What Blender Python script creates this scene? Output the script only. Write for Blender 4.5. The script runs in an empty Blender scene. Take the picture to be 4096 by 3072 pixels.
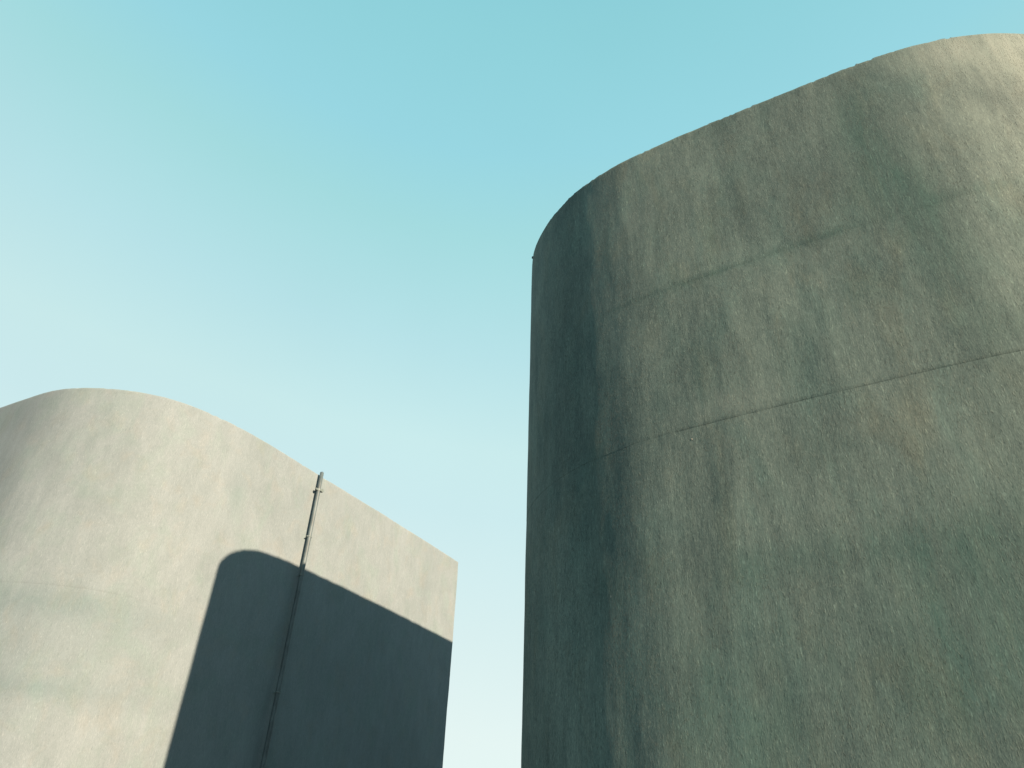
import bpy, bmesh, math, random
from mathutils import Matrix, Vector, noise

random.seed(7)
scene = bpy.context.scene
C = scene.collection
SUN_AZ, SUN_EL = math.radians(135.5), math.radians(20.97)     # azimuth clockwise from +Y

# ------------------------------------------------------------------ camera
cam_data = bpy.data.cameras.new('camera')
cam_data.sensor_width = 36.0
cam_data.lens = 2950 / 4096 * 36.0
cam_data.clip_start = 0.05
cam_data.clip_end = 12000
cam = bpy.data.objects.new('camera', cam_data)
C.objects.link(cam)
cam.matrix_world = Matrix(((0.999263, -0.038397, 0.0, 0.0),
                           (-0.022002, -0.572599, -0.81954, 0.0),
                           (0.031468, 0.818936, -0.573022, 1.6),
                           (0, 0, 0, 1)))
scene.camera = cam

# ------------------------------------------------------------------ sky and sun
world = bpy.data.worlds.new('World')
scene.world = world
world.use_nodes = True
nt = world.node_tree
nt.nodes.clear()
w_out = nt.nodes.new('ShaderNodeOutputWorld')
w_bg = nt.nodes.new('ShaderNodeBackground')
w_sky = nt.nodes.new('ShaderNodeTexSky')
w_sky.sky_type = 'NISHITA'
w_sky.sun_disc = False
w_sky.sun_elevation = SUN_EL
w_sky.sun_rotation = SUN_AZ
w_sky.air_density = 1.0
w_sky.dust_density = 0.6
w_sky.ozone_density = 1.0
SKY_STRENGTH = 0.05
w_bg.inputs['Strength'].default_value = SKY_STRENGTH
# the clear turquoise air of the place: elevation ramp blended with the physical sky
w_tc = nt.nodes.new('ShaderNodeTexCoord')
w_sep = nt.nodes.new('ShaderNodeSeparateXYZ')
w_ramp = nt.nodes.new('ShaderNodeValToRGB')
w_ramp.color_ramp.interpolation = 'LINEAR'
RAMP = [(0.0, (0.273, 0.319, 0.309)), (0.148, (0.270, 0.314, 0.305)), (0.41, (0.208, 0.284, 0.291)), (0.49, (0.203, 0.286, 0.288)),
        (0.60, (0.167, 0.266, 0.280)), (0.72, (0.131, 0.250, 0.260)), (0.79, (0.112, 0.239, 0.268)), (0.87, (0.098, 0.227, 0.250)), (1.0, (0.073, 0.200, 0.232))]
els = w_ramp.color_ramp.elements
while len(els) < len(RAMP):
    els.new(0.5)
for e_, (p_, c_) in zip(els, RAMP):
    e_.position = p_
    e_.color = (*c_, 1)
w_scale = nt.nodes.new('ShaderNodeVectorMath'); w_scale.operation = 'SCALE'
w_scale.inputs['Scale'].default_value = 1.0 / SKY_STRENGTH
w_mix = nt.nodes.new('ShaderNodeMix'); w_mix.data_type = 'RGBA'
w_mix.inputs[0].default_value = 0.96
L = nt.links.new
L(w_tc.outputs['Generated'], w_sep.inputs[0])
# a little more haze towards the open side on the left
w_dot = nt.nodes.new('ShaderNodeVectorMath'); w_dot.operation = 'DOT_PRODUCT'; w_dot.inputs[1].default_value = (-0.87, 0.5, 0)
w_hz = nt.nodes.new('ShaderNodeMapRange'); w_hz.interpolation_type = 'SMOOTHSTEP'
for i_, x_ in enumerate((0.35, 1.0, 0.0, -0.06)): w_hz.inputs[i_ + 1].default_value = x_
w_add = nt.nodes.new('ShaderNodeMath'); w_add.operation = 'ADD'
L(w_tc.outputs['Generated'], w_dot.inputs[0]); L(w_dot.outputs['Value'], w_hz.inputs[0])
L(w_sep.outputs['Z'], w_add.inputs[0]); L(w_hz.outputs[0], w_add.inputs[1])
L(w_add.outputs[0], w_ramp.inputs[0])
L(w_ramp.outputs[0], w_scale.inputs[0])
w_n = nt.nodes.new('ShaderNodeTexNoise'); w_n.inputs['Scale'].default_value = 1.6; w_n.inputs['Detail'].default_value = 4
w_nr = nt.nodes.new('ShaderNodeMapRange')
for i_, x_ in enumerate((0.3, 0.7, 0.975 / SKY_STRENGTH, 1.025 / SKY_STRENGTH)): w_nr.inputs[i_ + 1].default_value = x_
L(w_tc.outputs['Generated'], w_n.inputs['Vector']); L(w_n.outputs['Fac'], w_nr.inputs[0]); L(w_nr.outputs[0], w_scale.inputs['Scale'])
L(w_sky.outputs[0], w_mix.inputs[6])
L(w_scale.outputs[0], w_mix.inputs[7])
L(w_mix.outputs[2], w_bg.inputs['Color'])
L(w_bg.outputs[0], w_out.inputs['Surface'])

sun_data = bpy.data.lights.new('sun', 'SUN')
sun_data.energy = 5.0
sun_data.angle = math.radians(0.53)
sun_data.color = (1.0, 0.735, 0.51)
sun = bpy.data.objects.new('sun', sun_data)
C.objects.link(sun)
to_sun = Vector((math.sin(SUN_AZ) * math.cos(SUN_EL), math.cos(SUN_AZ) * math.cos(SUN_EL), math.sin(SUN_EL)))
sun.rotation_euler = to_sun.to_track_quat('Z', 'Y').to_euler()
sun.location = to_sun * 60

scene.render.engine = 'CYCLES'
vs = scene.view_settings
vs.view_transform = 'Standard'
vs.look = 'None'
vs.exposure = 1.55
vs.gamma = 1.0
vs.use_curve_mapping = False

# ------------------------------------------------------------------ node helpers
def new_mat(name):
    m = bpy.data.materials.new(name)
    m.use_nodes = True
    return m, m.node_tree, m.node_tree.nodes['Principled BSDF']

def tex(nt, co, scale, nscale, detail=4, rough=0.55, dist=0.0):
    mp = nt.nodes.new('ShaderNodeMapping')
    mp.inputs['Scale'].default_value = scale
    mp.inputs['Location'].default_value = (random.uniform(-9, 9), random.uniform(-9, 9), random.uniform(-9, 9))
    nt.links.new(co, mp.inputs[0])
    n = nt.nodes.new('ShaderNodeTexNoise')
    n.inputs['Scale'].default_value = nscale
    n.inputs['Detail'].default_value = detail
    n.inputs['Roughness'].default_value = rough
    n.inputs['Distortion'].default_value = dist
    nt.links.new(mp.outputs[0], n.inputs['Vector'])
    return n.outputs['Fac']

def remap(nt, v, a, b, c=0.0, d=1.0):
    n = nt.nodes.new('ShaderNodeMapRange')
    for i, x in enumerate((a, b, c, d)):
        n.inputs[i + 1].default_value = x
    nt.links.new(v, n.inputs[0])
    return n.outputs[0]

def math_(nt, op, a, b):
    n = nt.nodes.new('ShaderNodeMath'); n.operation = op
    for i, x in enumerate((a, b)):
        if isinstance(x, (int, float)): n.inputs[i].default_value = x
        else: nt.links.new(x, n.inputs[i])
    return n.outputs[0]

def mix(nt, f, a, b, mode='MIX'):
    n = nt.nodes.new('ShaderNodeMix'); n.data_type = 'RGBA'; n.blend_type = mode
    for s, x in ((0, f), (6, a), (7, b)):
        if isinstance(x, (int, float)): n.inputs[s].default_value = x
        elif isinstance(x, tuple): n.inputs[s].default_value = (*x, 1)
        else: nt.links.new(x, n.inputs[s])
    return n.outputs[2]

def concrete(name, pale, dark, green, warm, mottle, relief, grit, zs, spark):
    """hand-rendered concrete: vertical drag marks, mottling, run-off staining and painted light"""
    m, nt, bsdf = new_mat(name)
    co = nt.nodes.new('ShaderNodeTexCoord').outputs['Object']
    big = tex(nt, co, (1, 1, 0.55), 0.9, 5, 0.6, 0.4)
    mid = tex(nt, co, (1, 1, min(1, 0.35 * zs)), 3.5, 6, 0.65, 0.3)
    streak = tex(nt, co, (1, 1, 0.13 * zs), 11.0, 5, 0.65, 0.2)
    fine = tex(nt, co, (1, 1, 0.2 * zs), 60.0, 4, 0.7)
    tint = tex(nt, co, (1, 1, min(1, 0.4 * zs)), 3.0, 4, 0.6, 0.5)
    tint2 = tex(nt, co, (1, 1, min(1, 0.4 * zs)), 4.0, 4, 0.6, 0.5)
    f = math_(nt, 'ADD', math_(nt, 'MULTIPLY', big, 0.28), math_(nt, 'MULTIPLY', mid, 0.26))
    f = math_(nt, 'ADD', f, math_(nt, 'MULTIPLY', streak, 0.20))
    f = math_(nt, 'ADD', f, math_(nt, 'MULTIPLY', fine, 0.26))
    grain = tex(nt, co, (1, 1, 0.4), 170.0, 2, 0.7)
    f = math_(nt, 'ADD', f, math_(nt, 'MULTIPLY', math_(nt, 'SUBTRACT', grain, 0.5), 0.30))
    f = remap(nt, f, 0.5 - mottle, 0.5 + mottle)
    col = mix(nt, f, dark, pale)
    col = mix(nt, remap(nt, tint, 0.48, 0.70, 0, 0.8), col, green, 'MULTIPLY')
    col = mix(nt, remap(nt, tint2, 0.52, 0.72, 0, 0.8), col, warm, 'MULTIPLY')
    # pale and dark dashes: worn ridges, plus painted highlights and shade of relief
    ridge = remap(nt, tex(nt, co, (1, 1, 0.17), 120.0, 3, 0.6), 0.58, 0.70)
    pits = remap(nt, tex(nt, co, (1, 1, 0.22), 105.0, 3, 0.6), 0.58, 0.70)
    col = mix(nt, math_(nt, 'MULTIPLY', ridge, spark), col, (1.7, 1.65, 1.6), 'MULTIPLY')
    col = mix(nt, math_(nt, 'MULTIPLY', pits, spark), col, (0.50, 0.55, 0.56), 'MULTIPLY')
    at = nt.nodes.new('ShaderNodeAttribute'); at.attribute_name = 'stain_light'
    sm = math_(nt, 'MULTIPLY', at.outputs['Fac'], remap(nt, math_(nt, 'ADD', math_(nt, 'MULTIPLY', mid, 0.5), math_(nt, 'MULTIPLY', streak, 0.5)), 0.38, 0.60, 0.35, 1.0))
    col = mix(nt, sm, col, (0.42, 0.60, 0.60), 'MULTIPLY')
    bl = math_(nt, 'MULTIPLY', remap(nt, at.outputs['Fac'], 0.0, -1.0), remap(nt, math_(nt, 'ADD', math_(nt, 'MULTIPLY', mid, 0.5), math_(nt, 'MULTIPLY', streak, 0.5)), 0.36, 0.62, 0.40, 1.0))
    col = mix(nt, bl, col, (0.195, 0.232, 0.215))  # negative amounts: bleached concrete and sunlight painted into the colour
    # scattered pin-prick pits and pale lime specks
    vor = nt.nodes.new('ShaderNodeTexVoronoi'); vor.inputs['Scale'].default_value = 9.0
    mp = nt.nodes.new('ShaderNodeMapping'); mp.inputs['Scale'].default_value = (1, 1, 0.6)
    nt.links.new(co, mp.inputs[0]); nt.links.new(mp.outputs[0], vor.inputs['Vector'])
    pit = remap(nt, vor.outputs['Distance'], 0.035, 0.06, 1.0, 0.0)
    sel = remap(nt, vor.outputs['Color'], 0.80, 0.82)
    pit = math_(nt, 'MULTIPLY', pit, sel)
    col = mix(nt, math_(nt, 'MULTIPLY', pit, 0.22), col, (0.4, 0.4, 0.37))
    nt.links.new(col, bsdf.inputs['Base Color'])
    bsdf.inputs['Roughness'].default_value = 0.82
    bsdf.inputs['Specular IOR Level'].default_value = 0.25
    # relief: trowel drags (short vertical ridges), grit, wide unevenness
    drag = tex(nt, co, (1, 1, 0.2), 190.0, 2, 0.5)
    drag = remap(nt, drag, 0.59, 0.66)
    patch = remap(nt, tex(nt, co, (1, 1, 0.5), 4.0, 3, 0.6), 0.38, 0.62, 0.25, 1.0)
    drag = math_(nt, 'MULTIPLY', drag, patch)
    crumbs = remap(nt, tex(nt, co, (1, 1, 0.45), 150.0, 2, 0.6), 0.5, 0.75)
    h = math_(nt, 'ADD', math_(nt, 'MULTIPLY', drag, relief), math_(nt, 'MULTIPLY', crumbs, grit))
    h = math_(nt, 'ADD', h, math_(nt, 'MULTIPLY', tex(nt, co, (1, 1, 0.2), 14.0, 3, 0.6), relief * 0.5))
    bp = nt.nodes.new('ShaderNodeBump')
    bp.inputs['Strength'].default_value = 1.0
    bp.inputs['Distance'].default_value = 1.0
    nt.links.new(h, bp.inputs['Height'])
    nt.links.new(bp.outputs[0], bsdf.inputs['Normal'])
    return m

m_right = concrete('rough_concrete', (0.114, 0.159, 0.148), (0.047, 0.076, 0.076), (0.86, 1.0, 1.0), (1.12, 0.99, 0.92), 0.10, 0.0030, 0.0005, 1.0, 0.75)
m_left = concrete('pale_concrete', (0.158, 0.198, 0.220), (0.120, 0.156, 0.172), (0.93, 1.0, 0.95), (1.05, 0.985, 0.94), 0.10, 0.0008, 0.0003, 2.0, 0.30)

def simple(name, col, rough, metal=0.0, var=0.25, sc=30):
    m, nt, bsdf = new_mat(name)
    co = nt.nodes.new('ShaderNodeTexCoord').outputs['Object']
    f = remap(nt, tex(nt, co, (1, 1, 0.5), sc, 4, 0.6), 0.35, 0.65)
    c = mix(nt, f, tuple(x * (1 - var) for x in col), tuple(min(1, x * (1 + var)) for x in col))
    nt.links.new(c, bsdf.inputs['Base Color'])
    bsdf.inputs['Roughness'].default_value = rough
    bsdf.inputs['Metallic'].default_value = metal
    return m
m_pipe = simple('galvanised_pipe', (0.060, 0.088, 0.100), 0.6, 0.0, 0.3, 9)
m_clamp = simple('zinc_clamp', (0.10, 0.135, 0.138), 0.6, 0.0)
m_plug = simple('blue_grey_plug', (0.05, 0.10, 0.17), 0.7)
m_bitumen = simple('bitumen_seal', (0.06, 0.10, 0.12), 0.8)
m_mortar = simple('dried_mortar', (0.3, 0.29, 0.26), 0.9)
m_ground = simple('worn_asphalt', (0.028, 0.042, 0.042), 0.9, 0, 0.3, 1.2)
m_roof = simple('roof_screed', (0.25, 0.26, 0.24), 0.9, 0, 0.2, 2)

# ------------------------------------------------------------------ object helpers
def link(name, me, mat, parent=None):
    o = bpy.data.objects.new(name, me)
    C.objects.link(o)
    if mat: me.materials.append(mat)
    if parent: o.parent = parent
    return o

def empty(name, loc, label, cat):
    o = bpy.data.objects.new(name, None)
    C.objects.link(o)
    o.location = loc
    o['label'] = label
    o['category'] = cat
    return o

def catmull(pts, n=10):
    """closed Catmull-Rom (centripetal-ish) through pts, sharp where a point is repeated"""
    out = []
    N = len(pts)
    for i in range(N):
        p0, p1, p2, p3 = (Vector(pts[(i + k) % N]) for k in (-1, 0, 1, 2))
        if (p2 - p1).length < 1e-6: continue
        d = (p2 - p1).length
        m1 = (p2 - p0) * (d / max(1e-6, (p1 - p0).length + d)) if (p1 - p0).length > 1e-6 else (p2 - p1)
        m2 = (p3 - p1) * (d / max(1e-6, (p3 - p2).length + d)) if (p3 - p2).length > 1e-6 else (p2 - p1)
        for k in range(n):
            t = k / n
            out.append(((2*t**3 - 3*t*t + 1) * p1 + (t**3 - 2*t*t + t) * m1 + (-2*t**3 + 3*t*t) * p2 + (t**3 - t*t) * m2))
    return out

def smooth_closed(P, it, keep=()):
    for _ in range(it):
        P = [P[i] if any((P[i] - k).length < 0.02 for k in keep) else (P[i-1] + P[i] * 2 + P[(i+1) % len(P)]) / 4 for i in range(len(P))]
    return P

def resample(P, fine_step, coarse_step, is_fine, corners=()):
    out, N = [], len(P)
    segs = []
    acc = 0.0
    for i in range(N):
        a, b = P[i], P[(i + 1) % N]
        d = (b - a).length
        step = fine_step if is_fine((a + b) / 2) else coarse_step
        if any((a - k).length < 1e-4 for k in corners):
            out.append(a.copy()); acc = 0.0
        t = step - acc
        while t < d:
            out.append(a + (b - a) * (t / d)); t += step
        acc = d - (t - step)
    return out

def fbm(v, octs=4):
    s, a, f = 0.0, 1.0, 1.0
    for _ in range(octs):
        s += a * noise.noise(v * f); a *= 0.5; f *= 2.03
    return s

STAINS_LIGHT_RIGHT = [  # x, y, z, half width along wall, half height, amount
    (2.47, 3.26, 6.1, 0.20, 0.75, 1.0), (2.62, 3.18, 5.4, 0.16, 0.5, 0.5), (2.25, 3.4, 5.5, 0.35, 0.30, 0.35), (2.0, 3.53, 5.37, 0.32, 0.045, 0.7), (1.45, 3.86, 5.36, 0.30, 0.03, 0.6), (2.8, 3.1, 5.39, 0.4, 0.05, 0.45), (0.9, 4.22, 5.36, 0.25, 0.03, 0.5),
    (0.66, 4.44, 3.20, 0.16, 0.14, 0.5), (1.70, 3.71, 3.16, 0.55, 0.12, 0.55), (2.2, 3.42, 2.9, 0.3, 0.35, 0.4), (2.62, 3.2, 4.6, 0.20, 0.8, 0.6),
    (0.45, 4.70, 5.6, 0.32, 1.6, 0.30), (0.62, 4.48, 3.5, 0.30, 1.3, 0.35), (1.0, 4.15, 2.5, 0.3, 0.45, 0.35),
    (1.15, 4.05, 5.34, 0.35, 0.05, 0.35), (2.9, 3.06, 4.3, 0.25, 0.12, 0.4), (1.55, 3.8, 5.85, 0.2, 0.3, 0.25),
    (3.8, 2.92, 6.5, 0.65, 0.9, -0.6), (3.2, 3.0, 6.85, 0.5, 0.20, -0.5), (4.0, 2.96, 5.2, 0.5, 0.9, -0.6), (1.0, 4.16, 6.28, 0.16, 0.22, -0.22), (1.35, 3.92, 4.25, 0.3, 0.10, -0.2),  # bleached patches; those on the right bulge also paint in its sunlight
    (1.9, 3.6, 2.35, 0.7, 0.42, 0.6), (2.6, 3.2, 2.7, 0.45, 0.5, 0.5), (2.3, 3.35, 3.1, 0.5, 0.2, 0.35), (1.2, 4.0, 2.2, 0.35, 0.5, 0.35), (2.1, 3.5, 2.75, 1.0, 0.40, 0.35), (2.7, 3.15, 3.3, 0.5, 0.3, 0.3), (1.3, 3.95, 3.1, 0.2, 0.2, 0.3), (1.8, 3.65, 3.75, 0.25, 0.15, 0.3)]  # dark blotches that paint the brightness falloff down the wall
STAINS_LEFT = [(-3.45, 8.6, 5.75, 0.12, 0.35, 0.28), (-4.5, 7.7, 3.15, 1.0, 0.10, 0.30),
    (-2.9, 9.5, 6.1, 0.15, 0.3, 0.15), (-1.3, 12.1, 5.9, 0.2, 0.5, 0.15), (-4.9, 7.65, 3.98, 1.3, 0.16, 0.42), (-4.9, 7.65, 3.45, 1.2, 0.45, 0.22), (-4.0, 8.0, 3.8, 0.4, 0.3, 0.15)]

def lifts(parent, P, normals, heights, mat, stains_light, is_fine, undul, gap_at, rim, steps):
    """stack of cast lifts. heights: joint levels; each lift is its own mesh ring"""
    N = len(P)
    for li in range(len(heights) - 1):
        z0, z1 = heights[li], heights[li + 1]
        top = li == len(heights) - 2
        nz = max(2, int((z1 - z0) / steps))
        zs = [z0 + (z1 - z0) * k / nz for k in range(nz + 1)]
        # finer rows next to the joint and at the rim
        zs = [z0, z0 + 0.003, z0 + 0.010, z0 + 0.03] + zs[1:-1] + ([z1 - 0.03, z1 - 0.012, z1 - 0.004, z1] if True else [])
        zs = sorted(set(round(z, 4) for z in zs))
        open_below, open_above = gap_at.get(li, 0.0), gap_at.get(li + 1, 0.0)
        verts, st = [], []
        off = parent_off[parent.name].get(li, 0.0)
        for z in zs:
            for i in range(N):
                p = P[i]; n = normals[i]
                q = Vector((p.x, p.y, z))
                dz = 0.0
                if is_fine(p):
                    u = undul * (fbm(Vector((q.x * 1.6, q.y * 1.6, q.z * 0.9)) + Vector((3, li * 0.0, 1)), 4) * 0.7
                                 + 0.35 * fbm(Vector((q.x * 7, q.y * 7, q.z * 1.6)), 3))
                else:
                    u = 0.0
                d = off + u
                jag = fbm(Vector((q.x * 9, q.y * 9, li * 7.3)), 3)
                jag2 = fbm(Vector((q.x * 30, q.y * 30, li * 3.1)), 2)
                if z - z0 < 0.011 and li > 0:          # bottom lip of the lift
                    k = (1 - (z - z0) / 0.011)
                    fade = max(0.0, min(1.0, (p.x - 0.72) / 0.5)) if stains_light is STAINS_LIGHT_RIGHT else max(0.0, min(1.0, (-3.6 - p.x) / 0.6))
                    d -= k * open_below * fade * (1.0 + 0.35 * jag + 0.35 * jag2)
                    dz += 0.0015 * jag2 * k * fade
                if z1 - z < 0.013:
                    k = (1 - (z1 - z) / 0.013)
                    if not top:
                        d -= k * open_above * 0.0
                    else:                               # worn, slightly chipped arris
                        chip = max(0.0, jag2 - 0.35) * 0.02 + max(0.0, jag - 0.5) * 0.02
                        d -= k * (rim + chip)
                        dz += -k * chip * 0.7 + 0.003 * jag
                elif top and z1 - z < 0.035:
                    chip = max(0.0, jag2 - 0.35) * 0.02
                    d -= chip * 0.5
                verts.append((p.x + n.x * d, p.y + n.y * d, z + dz))
                s = 0.0
                for (sx, sy, sz, sw, sh, sa) in stains_light:
                    a = ((p.x - sx)**2 + (p.y - sy)**2) / sw**2 + ((z - sz) / sh)**2
                    if a < 9: s += sa * math.exp(-a)
                st.append(max(-1.0, min(1.0, s)))
        faces = []
        for r in range(len(zs) - 1):
            for i in range(N):
                j = (i + 1) % N
                faces.append((r*N + i, r*N + j, (r+1)*N + j, (r+1)*N + i))
        me = bpy.data.meshes.new('concrete_lift')
        me.from_pydata(verts, [], faces)
        top_ring = tuple((len(zs) - 1) * N + i for i in range(N))
        me.update()
        at = me.attributes.new('stain_light', 'FLOAT', 'POINT')
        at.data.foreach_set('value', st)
        me.polygons.foreach_set('use_smooth', [True] * len(me.polygons))
        link('concrete_lift', me, mat, parent).location = -parent.location
        if top:
            ring = [verts[k] for k in top_ring]
    return ring

def ring_normals(P):
    # polygon counter-clockwise or not: work out the sign
    A = sum(P[i].x * P[(i+1) % len(P)].y - P[(i+1) % len(P)].x * P[i].y for i in range(len(P)))
    s = 1 if A > 0 else -1
    out = []
    for i in range(len(P)):
        t = (P[(i+1) % len(P)] - P[i-1]).normalized()
        out.append(Vector((t.y * s, -t.x * s)))
    return out, s

parent_off = {}

def roof_slab(ring, parent, mat):
    bm = bmesh.new()
    top = [bm.verts.new((x, y, z)) for x, y, z in ring]
    bm.faces.new(top)
    me = bpy.data.meshes.new('roof_slab')
    bm.normal_update()
    bm.to_mesh(me); bm.free()
    link('roof_slab', me, mat, parent).location = -parent.location

# ------------------------------------------------------------------ ground
bm = bmesh.new()
G = 6000
cuts = [-G, -600, -60, -20, 0, 20, 60, 600, G]
gv = [[bm.verts.new((x, y, 0)) for x in cuts] for y in cuts]
for a in range(len(cuts) - 1):
    for b in range(len(cuts) - 1):
        bm.faces.new((gv[a][b], gv[a][b+1], gv[a+1][b+1], gv[a+1][b]))
me = bpy.data.meshes.new('ground'); bm.to_mesh(me); bm.free()
g = link('ground', me, m_ground)
g['kind'] = 'structure'

# ------------------------------------------------------------------ right tower
right_pts = [(0.160, 5.48), (0.192, 5.24), (0.285, 4.968), (0.414, 4.729), (0.555, 4.535), (0.641, 4.445), (0.872, 4.236), (1.135, 4.059),
             (1.532, 3.813), (2.103, 3.478), (2.449, 3.282), (2.779, 3.110), (3.120, 2.986), (3.343, 2.94), (3.525, 2.918), (3.704, 2.916),
             (4.05, 2.97), (4.40, 3.17), (4.68, 3.50), (4.95, 3.92), (5.9, 5.50), (7.0, 7.35), (7.55, 8.6), (7.4, 9.6), (6.7, 10.25),
             (5.3, 11.0), (4.5, 11.3), (3.7, 11.1), (3.1, 10.6), (2.48, 9.6), (1.39, 7.87), (0.83, 6.97), (0.46, 6.37), (0.27, 5.97), (0.175, 5.70)]
P = catmull(right_pts, 12)
P = resample(P, 0.01, 0.01, lambda p: True)
P = smooth_closed(P, 60)
fineR = lambda p: (p.x < 4.3 and p.y < 5.6)
P = resample(P, 0.02, 0.12, fineR)
nr, sR = ring_normals(P)
tower_r = empty('concrete_tower', (2.5, 5.5, 0),
                'tall dark grey-green concrete tower with a rough streaked face and rounded shaded left edge', 'tower')
parent_off[tower_r.name] = {0: 0.0, 1: -0.001, 2: 0.0, 3: 0.002, 4: 0.003, 5: 0.002}
HR = [0.0, 0.72, 1.93, 3.13, 4.13, 5.35, 7.0]
parent_off[tower_r.name] = {0: 0, 1: 0, 2: 0.0, 3: 0.0, 4: 0.001, 5: 0.001}
ringR = lifts(tower_r, P, nr, HR, m_right, STAINS_LIGHT_RIGHT, fineR, 0.006, {4: 0.0034, 5: 0.0009}, 0.005, 0.03)
roof_slab(ringR, tower_r, m_roof)

# worn bitumen seal along the top edge: real raised bead with broken lumps
def edge_seal(ring, normals, parent, pick):
    verts, faces = [], []
    idx = [i for i in range(len(ring)) if pick(ring[i])]
    prev = None
    for i in idx:
        x, y, z = ring[i]; n = normals[i]
        a = fbm(Vector((x * 4, y * 4, 2.2)), 3); b = fbm(Vector((x * 22, y * 22, 5.0)), 3)
        h = 0.002 + 0.004 * max(0, a) + 0.014 * max(0.0, b - 0.30) * (1.0 + 1.5 * max(0, a))
        o = 0.000 + 0.004 * b
        w = 0.05
        k = len(verts)
        for (dn, dz) in ((o, -0.006), (o - 0.002, h * 0.8), (o - 0.012, h), (o - w, h * 0.7), (o - w - 0.01, -0.006)):
            verts.append((x + n.x * dn, y + n.y * dn, z + dz))
        if prev is not None and i == prev + 1:
            for q in range(4):
                faces.append((k - 5 + q, k + q, k + q + 1, k - 5 + q + 1))
        prev = i
    me = bpy.data.meshes.new('edge_seal'); me.from_pydata(verts, [], faces); me.update()
    link('edge_seal', me, m_bitumen, parent).location = -parent.location
edge_seal(ringR, nr, tower_r, lambda v: v[0] < 3.35 and v[1] < 5.0)

# small dried mortar dabs and a knob on the shaded edge
def blob(name, loc, nrm, r, flat, stretch, mat, parent, seed):
    bm = bmesh.new()
    bmesh.ops.create_icosphere(bm, subdivisions=2, radius=1)
    nrm = Vector((nrm[0], nrm[1], 0)).normalized(); t = Vector((-nrm.y, nrm.x, 0))
    for v in bm.verts:
        k = 1 + 0.25 * noise.noise(v.co * 1.7 + Vector((seed, 0, 0)))
        c = v.co * k * r
        v.co = nrm * (c.x * flat) + t * c.y + Vector((0, 0, c.z * stretch)) + Vector(loc) - Vector(parent.location)
    for f_ in bm.faces: f_.smooth = True
    me = bpy.data.meshes.new(name); bm.to_mesh(me); bm.free()
    return link(name, me, mat, parent)
def surf(P_, N_, x, y):
    i = min(range(len(P_)), key=lambda k: (P_[k].x - x)**2 + (P_[k].y - y)**2)
    return P_[i], N_[i]
for k, (x, y, z, r, st_) in enumerate([(1.17, 4.04, 4.05, 0.004, 1.4), (2.6, 3.2, 2.45, 0.009, 1.8)]):
    p, n = surf(P, nr, x, y)
    blob('mortar_dab', (p.x, p.y, z), n, r, 0.35, st_, m_mortar, tower_r, k * 3.1)
p, n = surf(P, nr, 0.165, 5.42)
blob('mortar_lump', (p.x + n.x * 0.004, p.y + n.y * 0.004, 6.965), n, 0.013, 0.9, 1.2, m_bitumen, tower_r, 9.0)

# ------------------------------------------------------------------ left tower
corner = Vector((-0.851, 12.913))
back_c = Vector((-4.9, 15.3))
left_pts = [(-6.671, 8.185), (-6.221, 7.950), (-5.882, 7.778), (-5.658, 7.687), (-5.361, 7.623), (-5.064, 7.608), (-4.697, 7.649), (-4.33, 7.768),
            (-4.009, 7.980), (-3.618, 8.396), (-3.266, 8.905), (-2.774, 9.710), (-2.046, 10.895), (-0.851, 12.913), (-0.851, 12.913),
            (-4.9, 15.3), (-4.9, 15.3), (-7.6, 14.2), (-9.8, 12.9), (-10.6, 11.9), (-10.55, 10.95), (-9.9, 10.1), (-8.6, 9.26), (-7.4, 8.58)]
P = catmull(left_pts, 14)
keep = (corner, back_c)
P = resample(P, 0.015, 0.015, lambda p: True, keep)
P = smooth_closed(P, 60, keep)
fineL = lambda p: (p.x - (-6.9)) * 0 == 0 and p.x > -7.0 and (p.y < 13.0) and ((p.x + 7.0) * 0.0 + (p.y - 7.5)) < 6 and (p.y - 12.913) < (p.x + 0.851) * 1.2 + 1.2 * 0.3
P = resample(P, 0.03, 0.15, fineL, keep)
nl, sL = ring_normals(P)
for i, q in enumerate(P):                      # keep the arris sharp
    if (q - corner).length < 1e-3:
        nl[i] = Vector((0.857, -0.515))
tower_l = empty('concrete_tower', (-4.5, 11.0, 0),
                'lower pale concrete tower with a sharp right edge, thin pipe and big rounded shadow', 'tower')
HL = [0.0, 0.72, 1.93, 3.13, 4.15, 6.622]
parent_off[tower_l.name] = {0: 0, 1: 0, 2: 0, 3: 0, 4: 0.0008}
ringL = lifts(tower_l, P, nl, HL, m_left, STAINS_LEFT, fineL, 0.009, {4: 0.0018}, 0.004, 0.05)
roof_slab(ringL, tower_l, m_roof)

# ------------------------------------------------------------------ pipe on the left tower
wn = Vector((0.857, -0.515, 0)); wt = Vector((0.515, 0.857, 0))
pw, _ = surf(P, nl, -2.785, 9.705)
STAND = 0.056
pipe_r = 0.0275
axis = Vector((pw.x, pw.y, 0)) + wn * STAND
pipe = empty('drain_pipe', axis, 'thin grey metal pipe clamped upright to the pale concrete, its top just above the rim', 'pipe')

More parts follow.
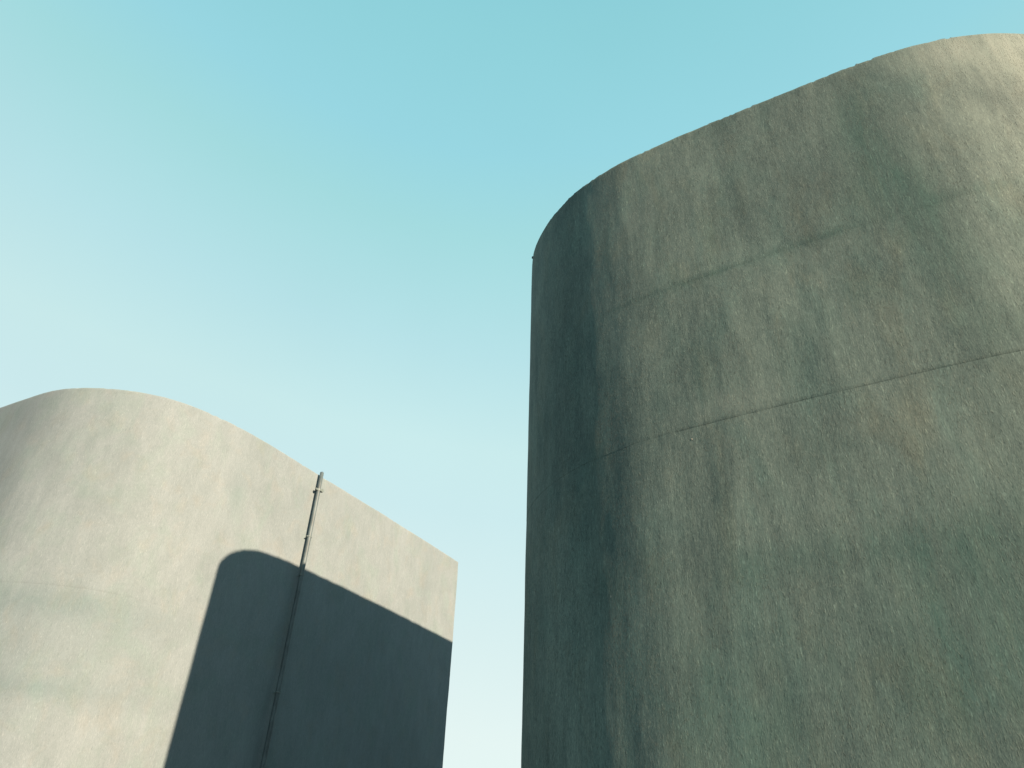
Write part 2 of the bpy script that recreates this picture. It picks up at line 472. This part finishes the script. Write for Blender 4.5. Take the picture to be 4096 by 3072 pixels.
def tube(name, z0, z1, r, mat, n=20, wob=0.0, bevel=0.0):
    prof = [(r - bevel, z0), (r, z0 + bevel)] if bevel else [(r, z0)]
    k = max(1, int((z1 - z0) / 0.25)) if wob else 1
    prof += [(r, z0 + (z1 - z0) * i / k) for i in range(1, k)]
    prof += [(r, z1 - bevel), (r - bevel, z1)] if bevel else [(r, z1)]
    verts, faces = [], []
    for (rr, z) in prof:
        wx = wob * noise.noise(Vector((0.3, 1.1, z * 0.7))); wy = wob * noise.noise(Vector((5.3, 2.1, z * 0.7)))
        for a in range(n):
            t = 2 * math.pi * a / n
            verts.append((rr * math.cos(t) + wx, rr * math.sin(t) + wy, z))
    for j in range(len(prof) - 1):
        for a in range(n):
            b = (a + 1) % n
            faces.append((j*n + a, j*n + b, (j+1)*n + b, (j+1)*n + a))
    faces.append(tuple((len(prof) - 1) * n + a for a in range(n)))
    faces.append(tuple(reversed(range(n))))
    me = bpy.data.meshes.new(name); me.from_pydata(verts, [], faces); me.update()
    me.polygons.foreach_set('use_smooth', [len(f_.vertices) == 4 for f_ in me.polygons])
    return link(name, me, mat, pipe)
tube('tube', 0.0, 6.640, pipe_r, m_pipe, 24, 0.006)
plug = tube('plug', 6.637, 6.652, pipe_r * 0.8, m_plug, 16, 0, 0.006)
for k in range(5):                              # frayed packing that sticks out of the open end
    bm = bmesh.new(); bmesh.ops.create_cone(bm, segments=6, radius1=0.004, radius2=0.001, depth=0.012, cap_ends=True)
    a = k * 1.26
    for v in bm.verts: v.co += Vector((0.013 * math.cos(a), 0.013 * math.sin(a), 6.655))
    me = bpy.data.meshes.new('fibre'); bm.to_mesh(me); bm.free()
    fb = link('fibre', me, m_plug, plug)

def clamp(z, big):
    r = pipe_r + 0.004
    hh = 0.016 if big else 0.007
    me_ = bpy.data.meshes.new('clamp')
    bm = bmesh.new()
    n = 24
    rings = []
    for (rr, dz) in ((r - 0.004, -hh), (r, -hh), (r + 0.002, 0), (r, hh), (r - 0.004, hh)):
        rings.append([bm.verts.new((rr * math.cos(2*math.pi*a/n), rr * math.sin(2*math.pi*a/n), z + dz)) for a in range(n)])
    for j in range(4):
        for a in range(n):
            b = (a + 1) % n
            bm.faces.new((rings[j][a], rings[j][b], rings[j+1][b], rings[j+1][a]))
    def box(c, hx, hy, hz):                     # hx along the wall, hy along its normal
        vv = []
        for sx in (-1, 1):
            for sy in (-1, 1):
                for sz in (-1, 1):
                    vv.append(bm.verts.new(c + wt * (hx * sx) + wn * (hy * sy) + Vector((0, 0, hz * sz))))
        for f_ in ((0, 1, 3, 2), (4, 6, 7, 5), (0, 4, 5, 1), (2, 3, 7, 6), (0, 2, 6, 4), (1, 5, 7, 3)):
            bm.faces.new([vv[i] for i in f_])
    box(Vector((0, 0, z)) - wn * (STAND * 0.5 + 0.008), 0.006, STAND * 0.5, 0.008)     # bracket to the wall
    for s_ in (-1, 1):
        box(Vector((0, 0, z)) + wt * s_ * (r + (0.013 if big else 0.008)), 0.014 if big else 0.008, 0.003, hh)   # ears
    bm.to_mesh(me_); bm.free()
    c = link('clamp', me_, m_clamp, pipe)
    # bolt heads
    for s_ in ((1, -1) if big else (1,)):
        bb = bmesh.new()
        rad = (0.030 if s_ == 1 else 0.017) if big else 0.006
        ln = (0.030 if s_ == 1 else 0.02) if big else 0.012
        bmesh.ops.create_cone(bb, segments=12, radius1=rad, radius2=rad * 0.9, depth=ln, cap_ends=True)
        bmesh.ops.bevel(bb, geom=[e for e in bb.edges], offset=rad * 0.15, segments=1, affect='EDGES')
        rot = wn.to_track_quat('Z', 'Y').to_matrix()
        for v in bb.verts:
            v.co = rot @ v.co + Vector((0, 0, z + (0.01 if s_ == 1 else -0.008))) + wt * s_ * (r + (0.018 if big else 0.008)) + wn * (ln * 0.5 + 0.002)
        mb = bpy.data.meshes.new('bolt'); bb.to_mesh(mb); bb.free()
        link('bolt', mb, m_clamp, c)
clamp(6.36, True)
clamp(5.64, False)
clamp(5.09, False)
clamp(3.6, False)
clamp(2.2, False)
clamp(1.1, False)
